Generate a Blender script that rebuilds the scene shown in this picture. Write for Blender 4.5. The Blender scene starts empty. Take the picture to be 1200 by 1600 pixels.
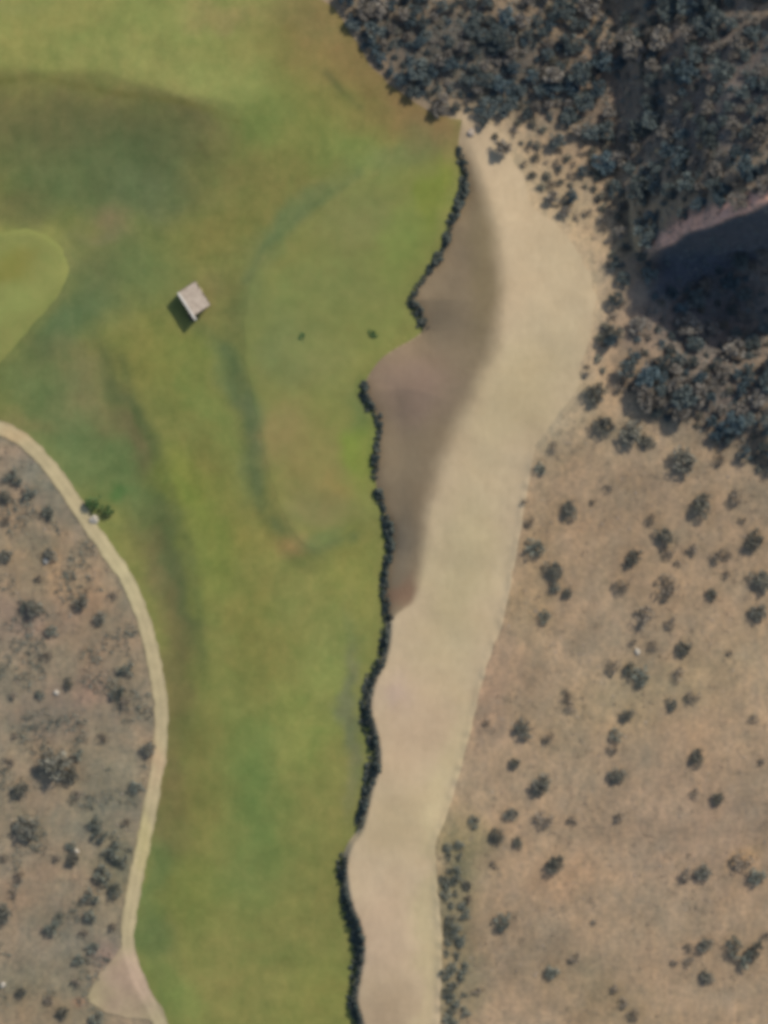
import bpy, math, random
import numpy as np
from mathutils import Vector

S = bpy.context.scene
C = S.collection
R = math.radians
PX = 0.1                      # metres per pixel of the photograph on the datum plane
HC = 700.0                    # flying height

# ------------------------------------------------------------------ camera
cam = bpy.data.cameras.new("camera")
camo = bpy.data.objects.new("camera", cam)
C.objects.link(camo)
camo.location = (0, 0, HC)
cam.sensor_fit = 'VERTICAL'
cam.sensor_height = 24
cam.lens = 24 * HC / 160.0
cam.clip_start = 1
cam.clip_end = 12000
S.camera = camo
cam.dof.use_dof = False
S.cycles.pixel_filter_type = 'BLACKMAN_HARRIS'
S.cycles.filter_width = 4.9

# ------------------------------------------------------------------ light
SUN_EL, SUN_AZ = 35.0, 48.0   # azimuth counted from +X towards +Y
w = bpy.data.worlds.new("World")
S.world = w
w.use_nodes = True
nt = w.node_tree
bg = nt.nodes['Background']
sky = nt.nodes.new('ShaderNodeTexSky')
sky.sky_type = 'NISHITA'
sky.sun_disc = False
sky.sun_elevation = R(SUN_EL)
sky.sun_rotation = R(90 - SUN_AZ)
nt.links.new(sky.outputs[0], bg.inputs[0])
bg.inputs[1].default_value = 0.13
sl = bpy.data.lights.new("sun", 'SUN')
sl.energy = 3.3
sl.angle = R(0.5)
sl.color = (1.0, 0.93, 0.82)
so = bpy.data.objects.new("sun", sl)
C.objects.link(so)
sd = Vector((math.cos(R(SUN_EL)) * math.cos(R(SUN_AZ)), math.cos(R(SUN_EL)) * math.sin(R(SUN_AZ)), math.sin(R(SUN_EL))))
so.rotation_euler = sd.to_track_quat('Z', 'Y').to_euler()
so.location = (60, 60, 120)
S.view_settings.view_transform = 'Standard'
S.view_settings.look = 'None'
S.view_settings.exposure = 0.85
S.view_settings.gamma = 1

# ------------------------------------------------------------------ maths
rng = np.random.default_rng(7)
random.seed(7)

def W(pts):
    return np.array([((x - 600) * PX, (800 - y) * PX) for x, y in pts], float)

def vnoise(x, y, scale, seed=0):
    x = np.asarray(x, float) / scale; y = np.asarray(y, float) / scale
    xi = np.floor(x).astype(np.int64); yi = np.floor(y).astype(np.int64)
    fx = x - xi; fy = y - yi
    fx = fx * fx * (3 - 2 * fx); fy = fy * fy * (3 - 2 * fy)
    def h(a, b):
        n = (a * 374761393 + b * 668265263 + seed * 982451653) & 0xffffffff
        n = ((n ^ (n >> 13)) * 1274126177) & 0xffffffff
        n = (n ^ (n >> 16)) & 0xffffffff
        return n / 4294967295.0
    return (h(xi, yi) * (1 - fx) + h(xi + 1, yi) * fx) * (1 - fy) + (h(xi, yi + 1) * (1 - fx) + h(xi + 1, yi + 1) * fx) * fy * 1.0

def fbm(x, y, scale, oct=3, seed=0):
    r = 0; a = 1; t = 0
    for i in range(oct):
        r = r + a * vnoise(x, y, scale / 2 ** i, seed + i * 17); t += a; a *= .5
    return r / t - .5

def segdist(x, y, pts, closed=False):
    d = np.full(np.shape(x), 1e9)
    n = len(pts)
    for i in range(n if closed else n - 1):
        ax, ay = pts[i]; bx, by = pts[(i + 1) % n]
        vx, vy = bx - ax, by - ay
        t = np.clip(((x - ax) * vx + (y - ay) * vy) / (vx * vx + vy * vy + 1e-12), 0, 1)
        d = np.minimum(d, np.hypot(x - ax - t * vx, y - ay - t * vy))
    return d

def inside(x, y, pts):
    r = np.zeros(np.shape(x), bool)
    n = len(pts)
    for i in range(n):
        ax, ay = pts[i]; bx, by = pts[(i + 1) % n]
        if ay == by: continue
        c = ((ay > y) != (by > y)) & (x < (bx - ax) * (y - ay) / (by - ay) + ax)
        r ^= c
    return r

def sdf(x, y, pts):
    return np.where(inside(x, y, pts), 1, -1) * segdist(x, y, pts, True)

def smooth_line(pts, n=5):
    """Catmull-Rom through the points"""
    P = [pts[0]] + list(pts) + [pts[-1]]
    out = []
    for i in range(1, len(P) - 2):
        p0, p1, p2, p3 = (np.array(P[i + k], float) for k in (-1, 0, 1, 2))
        for j in range(n):
            t = j / n
            out.append(tuple(.5 * (2 * p1 + (p2 - p0) * t + (2 * p0 - 5 * p1 + 4 * p2 - p3) * t * t + (3 * p1 - p0 - 3 * p2 + p3) * t ** 3)))
    out.append(tuple(pts[-1]))
    return out

def ss(a, b, v):
    t = np.clip((v - a) / (b - a), 0, 1)
    return t * t * (3 - 2 * t)

# ------------------------------------------------------------------ outlines traced as a plan of the place
WALL = smooth_line([(722, 188), (716, 230), (724, 262), (725, 300), (706, 345), (692, 390), (665, 432), (642, 468), (656, 492),
        (662, 514), (645, 530), (618, 545), (592, 565), (571, 598), (573, 626), (593, 662), (585, 740), (600, 800), (611, 858), (600, 900),
        (603, 960), (598, 1020), (578, 1068), (571, 1110), (582, 1150), (586, 1190), (572, 1240), (560, 1292), (543, 1318),
        (534, 1352), (541, 1410), (556, 1450), (561, 1490), (550, 1560), (560, 1600), (575, 1700), (600, 1900)], 4)
CREST = smooth_line([(722, 188), (742, 240), (762, 300), (783, 380), (790, 465), (775, 550), (745, 620), (712, 685), (684, 750),
        (668, 830), (660, 900), (648, 940), (615, 968)], 4)
EASTB = smooth_line([(722, 180), (752, 184), (788, 215), (813, 275), (832, 322), (868, 350), (904, 400), (926, 460), (914, 540),
        (900, 610), (862, 660), (836, 702), (824, 760), (812, 830), (800, 900), (785, 970), (760, 1040), (742, 1110), (722, 1190),
        (700, 1270), (681, 1320), (685, 1400), (690, 1480), (686, 1600), (690, 1700), (720, 1900)], 4)
wall_w, crest_w, eastb_w = W(WALL), W(CREST), W(EASTB)
SANDP = W(WALL + EASTB[::-1])
iw = min(range(len(WALL)), key=lambda i: abs(WALL[i][1] - 965) + (0 if WALL[i][0] > 590 else 99))
BROWNP = W(WALL[:iw + 1] + CREST[::-1])
EASTREG = W(CREST + WALL[iw + 1:] + [(600, 6000), (6000, 6000), (6000, 188)])
PATHL = smooth_line([(-400, 640), (-120, 650), (-20, 664), (28, 682), (66, 715), (104, 765), (140, 820), (172, 865), (205, 918), (228, 980), (244, 1050),
         (252, 1110), (250, 1170), (241, 1230), (228, 1300), (213, 1370), (203, 1430), (200, 1480), (216, 1530), (246, 1590), (300, 1700), (380, 1900)], 5)
GRASSP = W([(-500, -160), (-150, -200), (60, -190), (230, -150), (360, -90), (450, -30), (525, 12), (552, 60), (575, 100), (605, 130), (650, 160), (690, 185)] + WALL +
           PATHL[::-1] + [(-500, 640)])
CLEAR = W(smooth_line([(196, 1470), (212, 1500), (262, 1600), (230, 1592), (190, 1588), (150, 1576), (138, 1558), (152, 1528), (176, 1500), (196, 1470)], 3))
UPPER = W([(-600, -600), (560, -600), (530, 40), (440, 150), (372, 168), (262, 142), (130, 116), (-600, 100)])
LOBE = W(smooth_line([(-300, 330), (-50, 362), (40, 358), (88, 378), (107, 415), (96, 455), (55, 505), (0, 565), (-120, 660), (-300, 760)], 4))
GREEN = W(smooth_line([(700, 200), (600, 262), (520, 305), (440, 375), (392, 425), (374, 500), (378, 580), (396, 660), (414, 740), (440, 815), (480, 862),
               (530, 850), (600, 800)], 4) + [(600, 700), (590, 600), (640, 500), (700, 350)])
FAIR = W([(190, 540), (210, 640), (255, 740), (292, 850), (312, 960), (318, 1100), (300, 1300), (262, 1480), (300, 1900), (1000, 9000), (9000, 9000), (9000, -500), (700, 60), (420, 260), (240, 480)])
RIDGE0 = W([(1000, 398), (1022, 388), (1052, 377), (1070, 362), (1098, 353), (1140, 336), (1165, 330), (1200, 312), (1260, 290), (1400, 230), (1800, 60), (2400, -200),
           (2400, -1600), (700, -1600), (860, -100), (900, 60), (955, 240), (985, 330)])

RIDGE = RIDGE0 * (1 - np.interp(RIDGE0[:, 0] / PX + 600, [960, 1010, 1060, 1130, 1200, 1400], [0, 4, 9, 15, 19, 30]) / HC)[:, None]

HT_Y = np.arange(100, 1200, 5.0)
_t = np.interp(HT_Y, [190, 260, 400, 480, 600, 700, 800, 900, 1000], [0, .7, 2.4, 3.2, 3.4, 2.8, 2.1, 1.5, 1.3])
_k = np.exp(-np.linspace(-2.5, 2.5, 41) ** 2); _k /= _k.sum()
HT = np.convolve(np.pad(_t, 20, mode='edge'), _k, mode='valid')

def H(x, y):
    x = np.asarray(x, float); y = np.asarray(y, float)
    px = x / PX + 600; py = 800 - y / PX
    h = 1.7 * ss(-21, 3.0, sdf(x, y, UPPER) + 2.2 * fbm(x, y, 7, 3, 2))
    h = h + .5 * ss(-2.0, 1.2, sdf(x, y, LOBE))
    h = h + .75 * ss(-3.6, 1.6, sdf(x, y, GREEN) + fbm(x, y, 6, 2, 3)) * (px < 760)
    fair = .8 * ss(-5.0, 2.0, sdf(x, y, FAIR) + fbm(x, y, 8, 2, 5) * 1.5)
    h = h + fair
    h = h + 0.9 * fbm(x, y, 20, 3, 11) + .12 * fbm(x, y, 3.0, 2, 12)
    # grass side falls away before it meets the retaining wall
    east = inside(x, y, EASTREG); brown = inside(x, y, BROWNP)
    dw = segdist(x, y, wall_w); dc = segdist(x, y, crest_w)
    hE = np.interp(py, HT_Y, HT)
    hE = np.maximum(hE, .0)
    t = dw / (dw + dc + 1e-6)
    t = t * (2 - t) * .7 + t * .3
    base = 1.0 * ss(0, 6, dw * 0 + 6)
    h = h + np.where(east, hE * np.clip(dw / .9, 0, 1), np.where(brown, hE * t, 0))
    # low berm graded along the road side of the sand
    db = segdist(x, y, eastb_w)
    h = h + .22 * np.exp(-(db / .8) ** 2) * (.4 + 1.2 * vnoise(x, y, 1.1, 78)) * ss(640, 760, py)
    # dirt flank of the hill with a scarp towards the south
    s = sdf(x, y, RIDGE) + 1.2 * fbm(x, y, 5, 2, 21)
    hh = np.interp(px, [960, 1010, 1060, 1130, 1200, 1400, 2400], [.0, 4, 9, 15, 18.5, 31, 46])
    hh = hh * (0.55 + .45 * ss(-100, 330, py))
    wS = np.maximum(.42 * hh, 1.0)
    h = h + hh * ss(0, 1, (s + wS) / wS * .98)
    # unseen north-east summit, added and sized to shade the upper right
    hx, hy = (1480 - 600) * PX, (800 + 390) * PX
    q = np.hypot((x - hx) / 46, (y - hy) / 34)
    h = h + (22 + 6 * fbm(x, y, 14, 2, 33)) * (1 - ss(.35, 1.3, q)) 
    # rough ground below the scarp, with a dip added to lengthen its shadow
    q2 = np.hypot((x - 62) / 14, (y - 22) / 13)
    h = h - 3.5 * np.exp(-(((x - 54) / 9) ** 2 + ((y - 30) / 7) ** 2)) + 2.2 * fbm(x, y, 7, 3, 31) * ss(880, 1000, px) * (1 - ss(640, 760, py))
    # far country
    r = np.hypot(x, y)
    h = h + ss(300, 2500, r) * 120 * (fbm(x, y, 900, 3, 41) + .25)
    return h

def ground_at(px, py):
    """world point of the terrain seen at plan position px, py (plan scaled for the relief)"""
    x0, y0 = (px - 600) * PX, (800 - py) * PX
    z = 0.0
    for _ in range(4):
        k = 1 - z / HC
        x, y = x0 * k, y0 * k
        z = float(H(np.array([x]), np.array([y]))[0])
    return x, y, z

# ------------------------------------------------------------------ grid sheets
STEP = 0.3
gx = np.arange(-84, 84.01, STEP); gy = np.arange(-104, 104.01, STEP)
def outer(a, lim):
    r = []; v = a; d = STEP
    while v < lim:
        d *= 1.35; v += d; r.append(v)
    return np.array(r)
ox = outer(gx[-1], 5000); oy = outer(gy[-1], 5000)
X, Y = np.meshgrid(gx, gy)
Z = H(X, Y)

def mesh_np(name, verts, faces_flat, sizes):
    me = bpy.data.meshes.new(name)
    me.vertices.add(len(verts)); me.vertices.foreach_set('co', np.asarray(verts, np.float32).ravel())
    me.loops.add(len(faces_flat)); me.loops.foreach_set('vertex_index', np.asarray(faces_flat, np.int32))
    me.polygons.add(len(sizes))
    st = np.concatenate([[0], np.cumsum(sizes)[:-1]]).astype(np.int32)
    me.polygons.foreach_set('loop_start', st)
    me.polygons.foreach_set('loop_total', np.asarray(sizes, np.int32))
    me.update(calc_edges=True)
    me.validate()
    return me

def set_col(me, cols, name='tone'):
    a = me.color_attributes.new(name, 'FLOAT_COLOR', 'POINT')
    c = np.ones((len(me.vertices), 4), np.float32); c[:, :cols.shape[1]] = cols
    a.data.foreach_set('color', c.ravel())

def link(name, me, mat, parent=None, smooth=False):
    o = bpy.data.objects.new(name, me)
    C.objects.link(o)
    if mat and not me.materials: me.materials.append(mat)
    if parent: o.parent = parent
    if smooth:
        me.polygons.foreach_set('use_smooth', np.ones(len(me.polygons), bool))
    return o

def sheet(name, M, off, mat, tone, kind, label=None):
    """part of the terrain where the field M is positive, cut along M = 0"""
    ny, nx = M.shape
    ins = M > 0
    full = ins[:-1, :-1] & ins[1:, :-1] & ins[:-1, 1:] & ins[1:, 1:]
    anyi = ins[:-1, :-1] | ins[1:, :-1] | ins[:-1, 1:] | ins[1:, 1:]
    idx = np.full(M.shape, -1, np.int64)
    used = np.zeros(M.shape, bool)
    for a in (0, 1):
        for b in (0, 1):
            used[a:ny - 1 + a, b:nx - 1 + b] |= anyi
    used &= ins
    idx[used] = np.arange(used.sum())
    V = list(np.stack([X[used], Y[used], Z[used] + off], 1))
    jj, ii = np.nonzero(full)
    F = np.stack([idx[jj, ii], idx[jj, ii + 1], idx[jj + 1, ii + 1], idx[jj + 1, ii]], 1)
    flat = list(F.ravel()); sizes = [4] * len(F)
    cut = {}
    def edge(p, q):
        k = (p, q) if p < q else (q, p)
        if k not in cut:
            p, q = k
            a, b = M[p], M[q]
            t = a / (a - b)
            t = min(max(t, .02), .98)
            v = np.array([X[p] + (X[q] - X[p]) * t, Y[p] + (Y[q] - Y[p]) * t, Z[p] + (Z[q] - Z[p]) * t + off])
            cut[k] = len(V); V.append(v)
        return cut[k]
    jj, ii = np.nonzero(anyi & ~full)
    for j, i in zip(jj.tolist(), ii.tolist()):
        cs = [(j, i), (j, i + 1), (j + 1, i + 1), (j + 1, i)]
        poly = []
        for k in range(4):
            p, q = cs[k], cs[(k + 1) % 4]
            if ins[p]: poly.append(int(idx[p]))
            if ins[p] != ins[q]: poly.append(edge(p, q))
        if len(poly) >= 3:
            flat += poly; sizes.append(len(poly))
    V = np.array(V)
    me = mesh_np(name, V, flat, sizes)
    if tone is not None: set_col(me, tone(V[:, 0], V[:, 1]))
    o = link(name, me, mat, smooth=True)
    o['kind'] = kind
    if label: o['label'] = label
    return o

def srgb(r, g, b):
    return np.array([((c / 255 + .055) / 1.055) ** 2.4 if c > 10 else c / 255 / 12.92 for c in (r, g, b)])

# ------------------------------------------------------------------ materials
def mat_new(name, rough=.9, spec=.1):
    m = bpy.data.materials.new(name); m.use_nodes = True
    b = m.node_tree.nodes['Principled BSDF']
    b.inputs['Roughness'].default_value = rough
    b.inputs['Specular IOR Level'].default_value = spec
    return m, m.node_tree, b

def N(t, ty, **k):
    n = t.nodes.new(ty)
    for a, v in k.items(): setattr(n, a, v)
    return n

def noise(t, scale, detail=4, rough=.6, dist=0, vec=None):
    n = N(t, 'ShaderNodeTexNoise')
    n.inputs['Scale'].default_value = scale; n.inputs['Detail'].default_value = detail
    n.inputs['Roughness'].default_value = rough; n.inputs['Distortion'].default_value = dist
    if vec is not None: t.links.new(vec, n.inputs['Vector'])
    return n

def ground_mat(name, gains, bump=.3, bump_scale=3.0, hue=None):
    """colour from the 'tone' attribute, multiplied by a few octaves of mottling"""
    m, t, b = mat_new(name, .95, .05)
    at = N(t, 'ShaderNodeAttribute', attribute_name='tone')
    geo = N(t, 'ShaderNodeNewGeometry')
    cur = at.outputs['Color']
    for (sc, lo, hi, c1, c2) in gains:
        mp = N(t, 'ShaderNodeMapping')
        if sc < 0:
            mp.inputs['Scale'].default_value = (1, .35, 1); mp.inputs['Rotation'].default_value = (0, 0, R(40)); sc = -sc
        t.links.new(geo.outputs['Position'], mp.inputs['Vector'])
        n = noise(t, sc, 5, .65, .4, mp.outputs[0])
        rp = N(t, 'ShaderNodeValToRGB')
        rp.color_ramp.elements[0].position = lo; rp.color_ramp.elements[1].position = hi
        rp.color_ramp.elements[0].color = (*c1, 1); rp.color_ramp.elements[1].color = (*c2, 1)
        t.links.new(n.outputs[0], rp.inputs[0])
        mx = N(t, 'ShaderNodeMix', data_type='RGBA', blend_type='MULTIPLY')
        mx.inputs[0].default_value = 1
        t.links.new(cur, mx.inputs[6]); t.links.new(rp.outputs[0], mx.inputs[7])
        cur = mx.outputs[2]
    t.links.new(cur, b.inputs['Base Color'])
    n = noise(t, bump_scale, 6, .7, 0, geo.outputs['Position'])
    bp = N(t, 'ShaderNodeBump'); bp.inputs['Strength'].default_value = bump; bp.inputs['Distance'].default_value = .12
    t.links.new(n.outputs[0], bp.inputs['Height']); t.links.new(bp.outputs[0], b.inputs['Normal'])
    return m

K = 0.62     # albedo for a given sunlit picture value
M_grass = ground_mat('turf', [(.22, .3, .7, (.86, .93, .9), (1.13, 1.05, 1.08)), (1.6, .3, .7, (.9, .92, .9), (1.08, 1.07, 1.1)), (-.6, .3, .7, (.93, .95, .95), (1.07, 1.03, 1.03))], .35, 4)
M_mown = ground_mat('mown turf', [(.3, .3, .7, (.92, .97, .95), (1.08, 1.02, 1.05)), (1.5, .3, .7, (.95, .96, .95), (1.05, 1.04, 1.05))], .15, 5)
M_sand = ground_mat('waste sand', [(.12, .3, .7, (.96, .94, .92), (1.04, 1.05, 1.05)), (.9, .3, .7, (.96, .96, .96), (1.04, 1.04, 1.04)), (-2.2, .3, .7, (.95, .95, .95), (1.05, 1.05, 1.05))], .25, 2.5)
M_path = ground_mat('compacted path', [(.5, .3, .7, (.92, .92, .92), (1.07, 1.06, 1.05)), (3.5, .3, .7, (.88, .88, .88), (1.1, 1.1, 1.1))], .3, 4)
M_soil = ground_mat('desert soil', [(.11, .32, .68, (.88, .92, .96), (1.12, 1.05, 1.02)), (.45, .3, .7, (.84, .87, .88), (1.13, 1.1, 1.08)), (1.4, .35, .65, (.82, .84, .85), (1.14, 1.12, 1.1)), (-.9, .3, .7, (.86, .88, .92), (1.14, 1.11, 1.06)), (4.5, .35, .65, (.88, .88, .88), (1.1, 1.1, 1.1))], .8, 1.3)

def blend(base, x, y, blobs):
    """regional tones of the surface: (px, py, rx, ry, angle, rgb, strength)"""
    c = np.tile(srgb(*base), (len(x), 1))
    px = x / PX + 600 + fbm(x, y, 5, 3, 51) * 50; py = 800 - y / PX + fbm(x, y, 5, 3, 52) * 50
    for (bx, by, rx, ry, an, col, st) in blobs:
        ca, sa = math.cos(R(an)), math.sin(R(an))
        dx, dy = px - bx, py - by
        u = (dx * ca + dy * sa) / rx; v = (-dx * sa + dy * ca) / ry
        k = (st * np.exp(-(u * u + v * v) ** 1.3))[:, None]
        c = c * (1 - k) + srgb(*col) * k
    return c * K

Y1 = (143, 141, 76); G1 = (116, 133, 70); G2 = (98, 116, 68); B1 = (126, 118, 66); DG = (92, 106, 66); BR = (122, 109, 74); LG = (134, 144, 80); TE = (102, 117, 73)
GB = [
 (60, 60, 150, 70, 0, Y1, .9), (160, 70, 90, 40, -10, G1, .5), (250, 110, 140, 40, 15, (146, 147, 84), .8), (300, 40, 70, 45, 0, G1, .9), (210, 30, 60, 30, 0, G1, .8), (120, 20, 60, 24, 0, B1, .5),
 (350, 140, 80, 40, 20, LG, .8), (430, 60, 110, 40, 10, B1, .7), (520, 90, 60, 90, -45, (140, 118, 74), .7), (600, 160, 80, 40, 40, (128, 116, 66), .8), (680, 205, 55, 50, 0, BR, .85),
 (350, 26, 60, 20, 0, (150, 124, 86), .8), (308, 470, 45, 45, 0, (122, 114, 74), .7), (20, 10, 50, 15, 0, (140, 140, 85), .5),
 (150, 190, 200, 50, 8, (114, 108, 68), .7), (60, 220, 120, 60, 0, (104, 105, 66), .75), (320, 190, 70, 30, 25, (112, 104, 66), .7), (220, 250, 130, 80, 0, DG, .9), (90, 290, 110, 60, 0, (90, 107, 65), .8),  # darker tones here put the upper bank's shade into the turf
 (230, 310, 80, 50, 0, (100, 114, 74), .8), (20, 330, 60, 30, 0, (104, 100, 66), .5), (180, 355, 40, 22, 40, (140, 116, 88), .6), (160, 375, 30, 15, 0, (142, 128, 95), .5),
 (400, 300, 90, 110, 0, (126, 122, 68), .8), (470, 200, 90, 90, 0, (122, 124, 66), .8), (400, 190, 60, 60, 0, G1, .6), (550, 240, 70, 40, 30, G1, .7), (620, 250, 60, 25, -20, TE, .5),
 (330, 370, 100, 40, -20, (124, 122, 66), .8), (460, 340, 90, 22, -40, TE, .8), (390, 450, 22, 70, 20, TE, .5),
 (150, 430, 90, 60, -20, (110, 116, 72), .9), (90, 520, 110, 40, -40, DG, .8), (120, 500, 60, 34, -40, (90, 112, 72), .6), (130, 600, 70, 50, 30, (124, 114, 78), .8), (230, 420, 60, 60, 0, G2, .7), (60, 600, 70, 40, 0, G2, .8),
 (120, 690, 110, 70, 40, (104, 118, 74), .9), (200, 690, 20, 60, -35, BR, .7), (205, 640, 16, 90, -25, DG, .6), (160, 740, 80, 50, 40, G2, .7), (186, 775, 22, 16, 0, (76, 112, 58), .9), (30, 655, 60, 18, 10, (130, 124, 78), .6),
 (230, 800, 30, 90, -35, G2, .8), (260, 900, 34, 90, -15, (108, 104, 66), .9), (285, 920, 16, 100, -12, DG, .7), (275, 1050, 30, 120, 0, (112, 104, 66), .8), (262, 1250, 26, 110, 4, (118, 106, 68), .8), (245, 1380, 26, 80, 10, G2, .8), (240, 1480, 34, 60, -30, G2, .8),
 (300, 560, 60, 90, -25, (120, 124, 64), .9), (240, 560, 40, 60, -20, (124, 124, 64), .7), (330, 640, 30, 110, -30, G1, .5), (345, 560, 20, 80, -25, TE, .5), (390, 650, 20, 100, -15, TE, .9), (395, 760, 18, 60, -10, TE, .7), (300, 760, 50, 70, -20, (122, 132, 60), .8),
 (330, 720, 30, 60, -20, B1, .5), (480, 560, 70, 60, 0, (124, 126, 76), .8), (430, 520, 50, 70, 0, TE, .5), (520, 450, 100, 70, 0, (122, 128, 74), .8), (560, 340, 70, 60, 0, (124, 126, 76), .8), (630, 380, 40, 60, 20, (120, 134, 70), .7), (680, 300, 20, 70, 10, (118, 130, 56), .7),
 (440, 680, 50, 60, 0, (140, 128, 80), .85), (500, 740, 60, 60, 20, (140, 127, 78), .6), (520, 760, 22, 22, 0, (156, 128, 76), .35), (452, 848, 26, 20, 0, (182, 146, 92), .95), (500, 800, 60, 30, 10, (128, 122, 80), .6), (500, 845, 40, 16, -20, TE, .8), (560, 700, 24, 50, 0, (118, 134, 58), .8), (560, 640, 24, 40, 0, TE, .5),
 (390, 820, 60, 60, 30, (132, 128, 66), .7), (330, 860, 40, 90, 0, (118, 130, 62), .6), (540, 900, 50, 70, 0, (136, 134, 70), .8), (450, 930, 70, 80, 0, (128, 130, 72), .6), (390, 960, 40, 70, 0, (124, 120, 62), .6), (410, 1040, 60, 60, 0, (126, 122, 66), .6), (520, 1020, 50, 90, 0, LG, .6),
 (360, 1120, 60, 90, 0, (118, 124, 66), .7), (480, 1130, 60, 80, 0, (130, 138, 72), .7), (330, 1160, 30, 60, 0, B1, .5), (400, 1250, 50, 140, -5, (104, 124, 66), .85), (520, 1250, 40, 110, 0, (132, 130, 72), .8), (310, 1270, 40, 60, 0, (124, 120, 66), .6),
 (300, 1400, 60, 60, 0, (118, 126, 64), .6), (400, 1370, 60, 60, 0, (110, 124, 68), .6), (480, 1420, 70, 50, 0, (128, 126, 70), .6), (380, 1500, 110, 60, 0, (124, 126, 70), .7), (330, 1560, 90, 50, 0, (130, 126, 72), .5), (500, 1560, 60, 60, 0, (130, 130, 68), .6), (270, 1560, 30, 60, -30, G1, .6),
 (548, 1120, 14, 130, 0, (108, 112, 88), .6), (480, 30, 110, 34, 8, (126, 116, 72), .75), (572, 95, 48, 110, -35, (130, 112, 70), .85), (655, 170, 75, 34, 35, (132, 112, 72), .85),  # first blob paints the wall's bluish shadow onto the turf
]
SEAMS = [(W([(192, 560), (215, 650), (262, 745), (295, 850), (312, 960), (318, 1040)]), .75, (94, 106, 62), .4), (W([(560, 268), (470, 335), (405, 398), (384, 440)]), .8, (92, 110, 70), .5),
         (W([(352, 545), (388, 610), (400, 700), (405, 780), (440, 832), (500, 855), (548, 836)]), 1.1, (92, 110, 72), .5), (W([(508, 112), (540, 150), (566, 172)]), .6, (90, 96, 58), .6),
         (W([(0, 128), (60, 122), (130, 136), (200, 150), (262, 158), (330, 170), (352, 186), (372, 192)]), .55, (104, 104, 54), .6), (W([(312, 225), (326, 245)]), .5, (92, 92, 56), .6),
         (W([(-40, 575), (40, 520), (92, 462), (110, 430)]), 1.0, (92, 104, 62), .45)]
def grass_tone(x, y):
    c = blend((126, 128, 70), x, y, GB)
    n = fbm(x, y, 3.5, 3, 81)
    px = x / PX + 600
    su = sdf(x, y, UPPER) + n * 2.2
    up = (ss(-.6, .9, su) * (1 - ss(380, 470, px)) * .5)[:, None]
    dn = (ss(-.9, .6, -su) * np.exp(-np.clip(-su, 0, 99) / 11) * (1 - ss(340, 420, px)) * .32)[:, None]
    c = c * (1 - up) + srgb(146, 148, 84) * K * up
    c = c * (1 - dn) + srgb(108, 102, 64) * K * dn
    for (P, wd, col, st) in SEAMS:
        k = (st * np.exp(-(segdist(x + n, y - n, P) / wd) ** 2) * np.clip(.75 + 1.2 * fbm(x, y, 2, 2, 82), 0, 1))[:, None]
        c = c * (1 - k) + srgb(*col) * K * k
    m = (1 + .16 * fbm(x, y, 1.3, 2, 83) + .14 * fbm(x, y, 5, 2, 84))[:, None]
    return c * m * np.array([1.015, .985, 1.0])

SB = [(740, 220, 60, 50, 60, (176, 156, 126), .8), (880, 470, 60, 160, 0, (184, 166, 132), .6), (800, 620, 110, 70, -50, (182, 166, 124), .5), (640, 1120, 70, 80, 0, (184, 158, 128), .7),
      (720, 900, 60, 160, 10, (178, 162, 122), .7), (640, 1290, 80, 60, 0, (172, 154, 118), .6), (600, 1460, 50, 90, 0, (180, 156, 128), .8), (600, 1590, 60, 50, 0, (160, 138, 110), .8), (700, 1200, 20, 120, 10, (190, 172, 132), .7),
      (672, 1450, 20, 160, 0, (182, 166, 124), .6), (610, 1080, 30, 30, 0, (176, 152, 134), .6)]
def sand_tone(x, y):
    c = blend((190, 168, 134), x, y, SB) * (1 + .16 * fbm(x, y, 6, 4, 95) + .07 * fbm(x * 1.0, y * .18, .7, 2, 96))[:, None]
    # darker brown sand tone between the wall and the crest line
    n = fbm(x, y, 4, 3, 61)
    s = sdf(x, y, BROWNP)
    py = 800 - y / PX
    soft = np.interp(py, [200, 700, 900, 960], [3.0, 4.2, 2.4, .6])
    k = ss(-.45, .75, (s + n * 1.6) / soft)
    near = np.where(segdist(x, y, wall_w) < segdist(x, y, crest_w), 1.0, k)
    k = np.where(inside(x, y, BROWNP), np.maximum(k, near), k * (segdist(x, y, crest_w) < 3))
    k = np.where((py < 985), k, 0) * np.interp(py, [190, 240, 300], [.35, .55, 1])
    brown_sand = .74 * blend((157, 137, 108), x, y, [(760, 420, 30, 160, 0, (152, 134, 100), .8), (720, 620, 30, 90, 30, (150, 132, 104), .7), (650, 600, 60, 60, 0, (160, 134, 116), .7), (640, 860, 24, 60, 0, (150, 134, 110), .7), (630, 935, 40, 20, -20, (160, 126, 100), .8)])
    return c * (1 - k[:, None]) + brown_sand * k[:, None]
def path_tone(x, y):
    d = segdist(x, y, pw)
    t = .13 * np.exp(-((d - .5) / .2) ** 2) - .16 * ss(.75, 1.15, d) + .25 * fbm(x, y, 1.5, 3, 87)
    return path_base(x, y) * (1 + t)[:, None]
def path_base(x, y): return blend((178, 162, 124), x, y, [(20, 672, 40, 16, 20, (190, 162, 120), .6), (190, 900, 40, 60, 0, (186, 172, 130), .8), (245, 1180, 16, 50, 0, (184, 156, 122), .7), (225, 1320, 20, 50, 0, (186, 172, 120), .7), (200, 1540, 40, 50, 0, (180, 154, 130), .9)])

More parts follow.
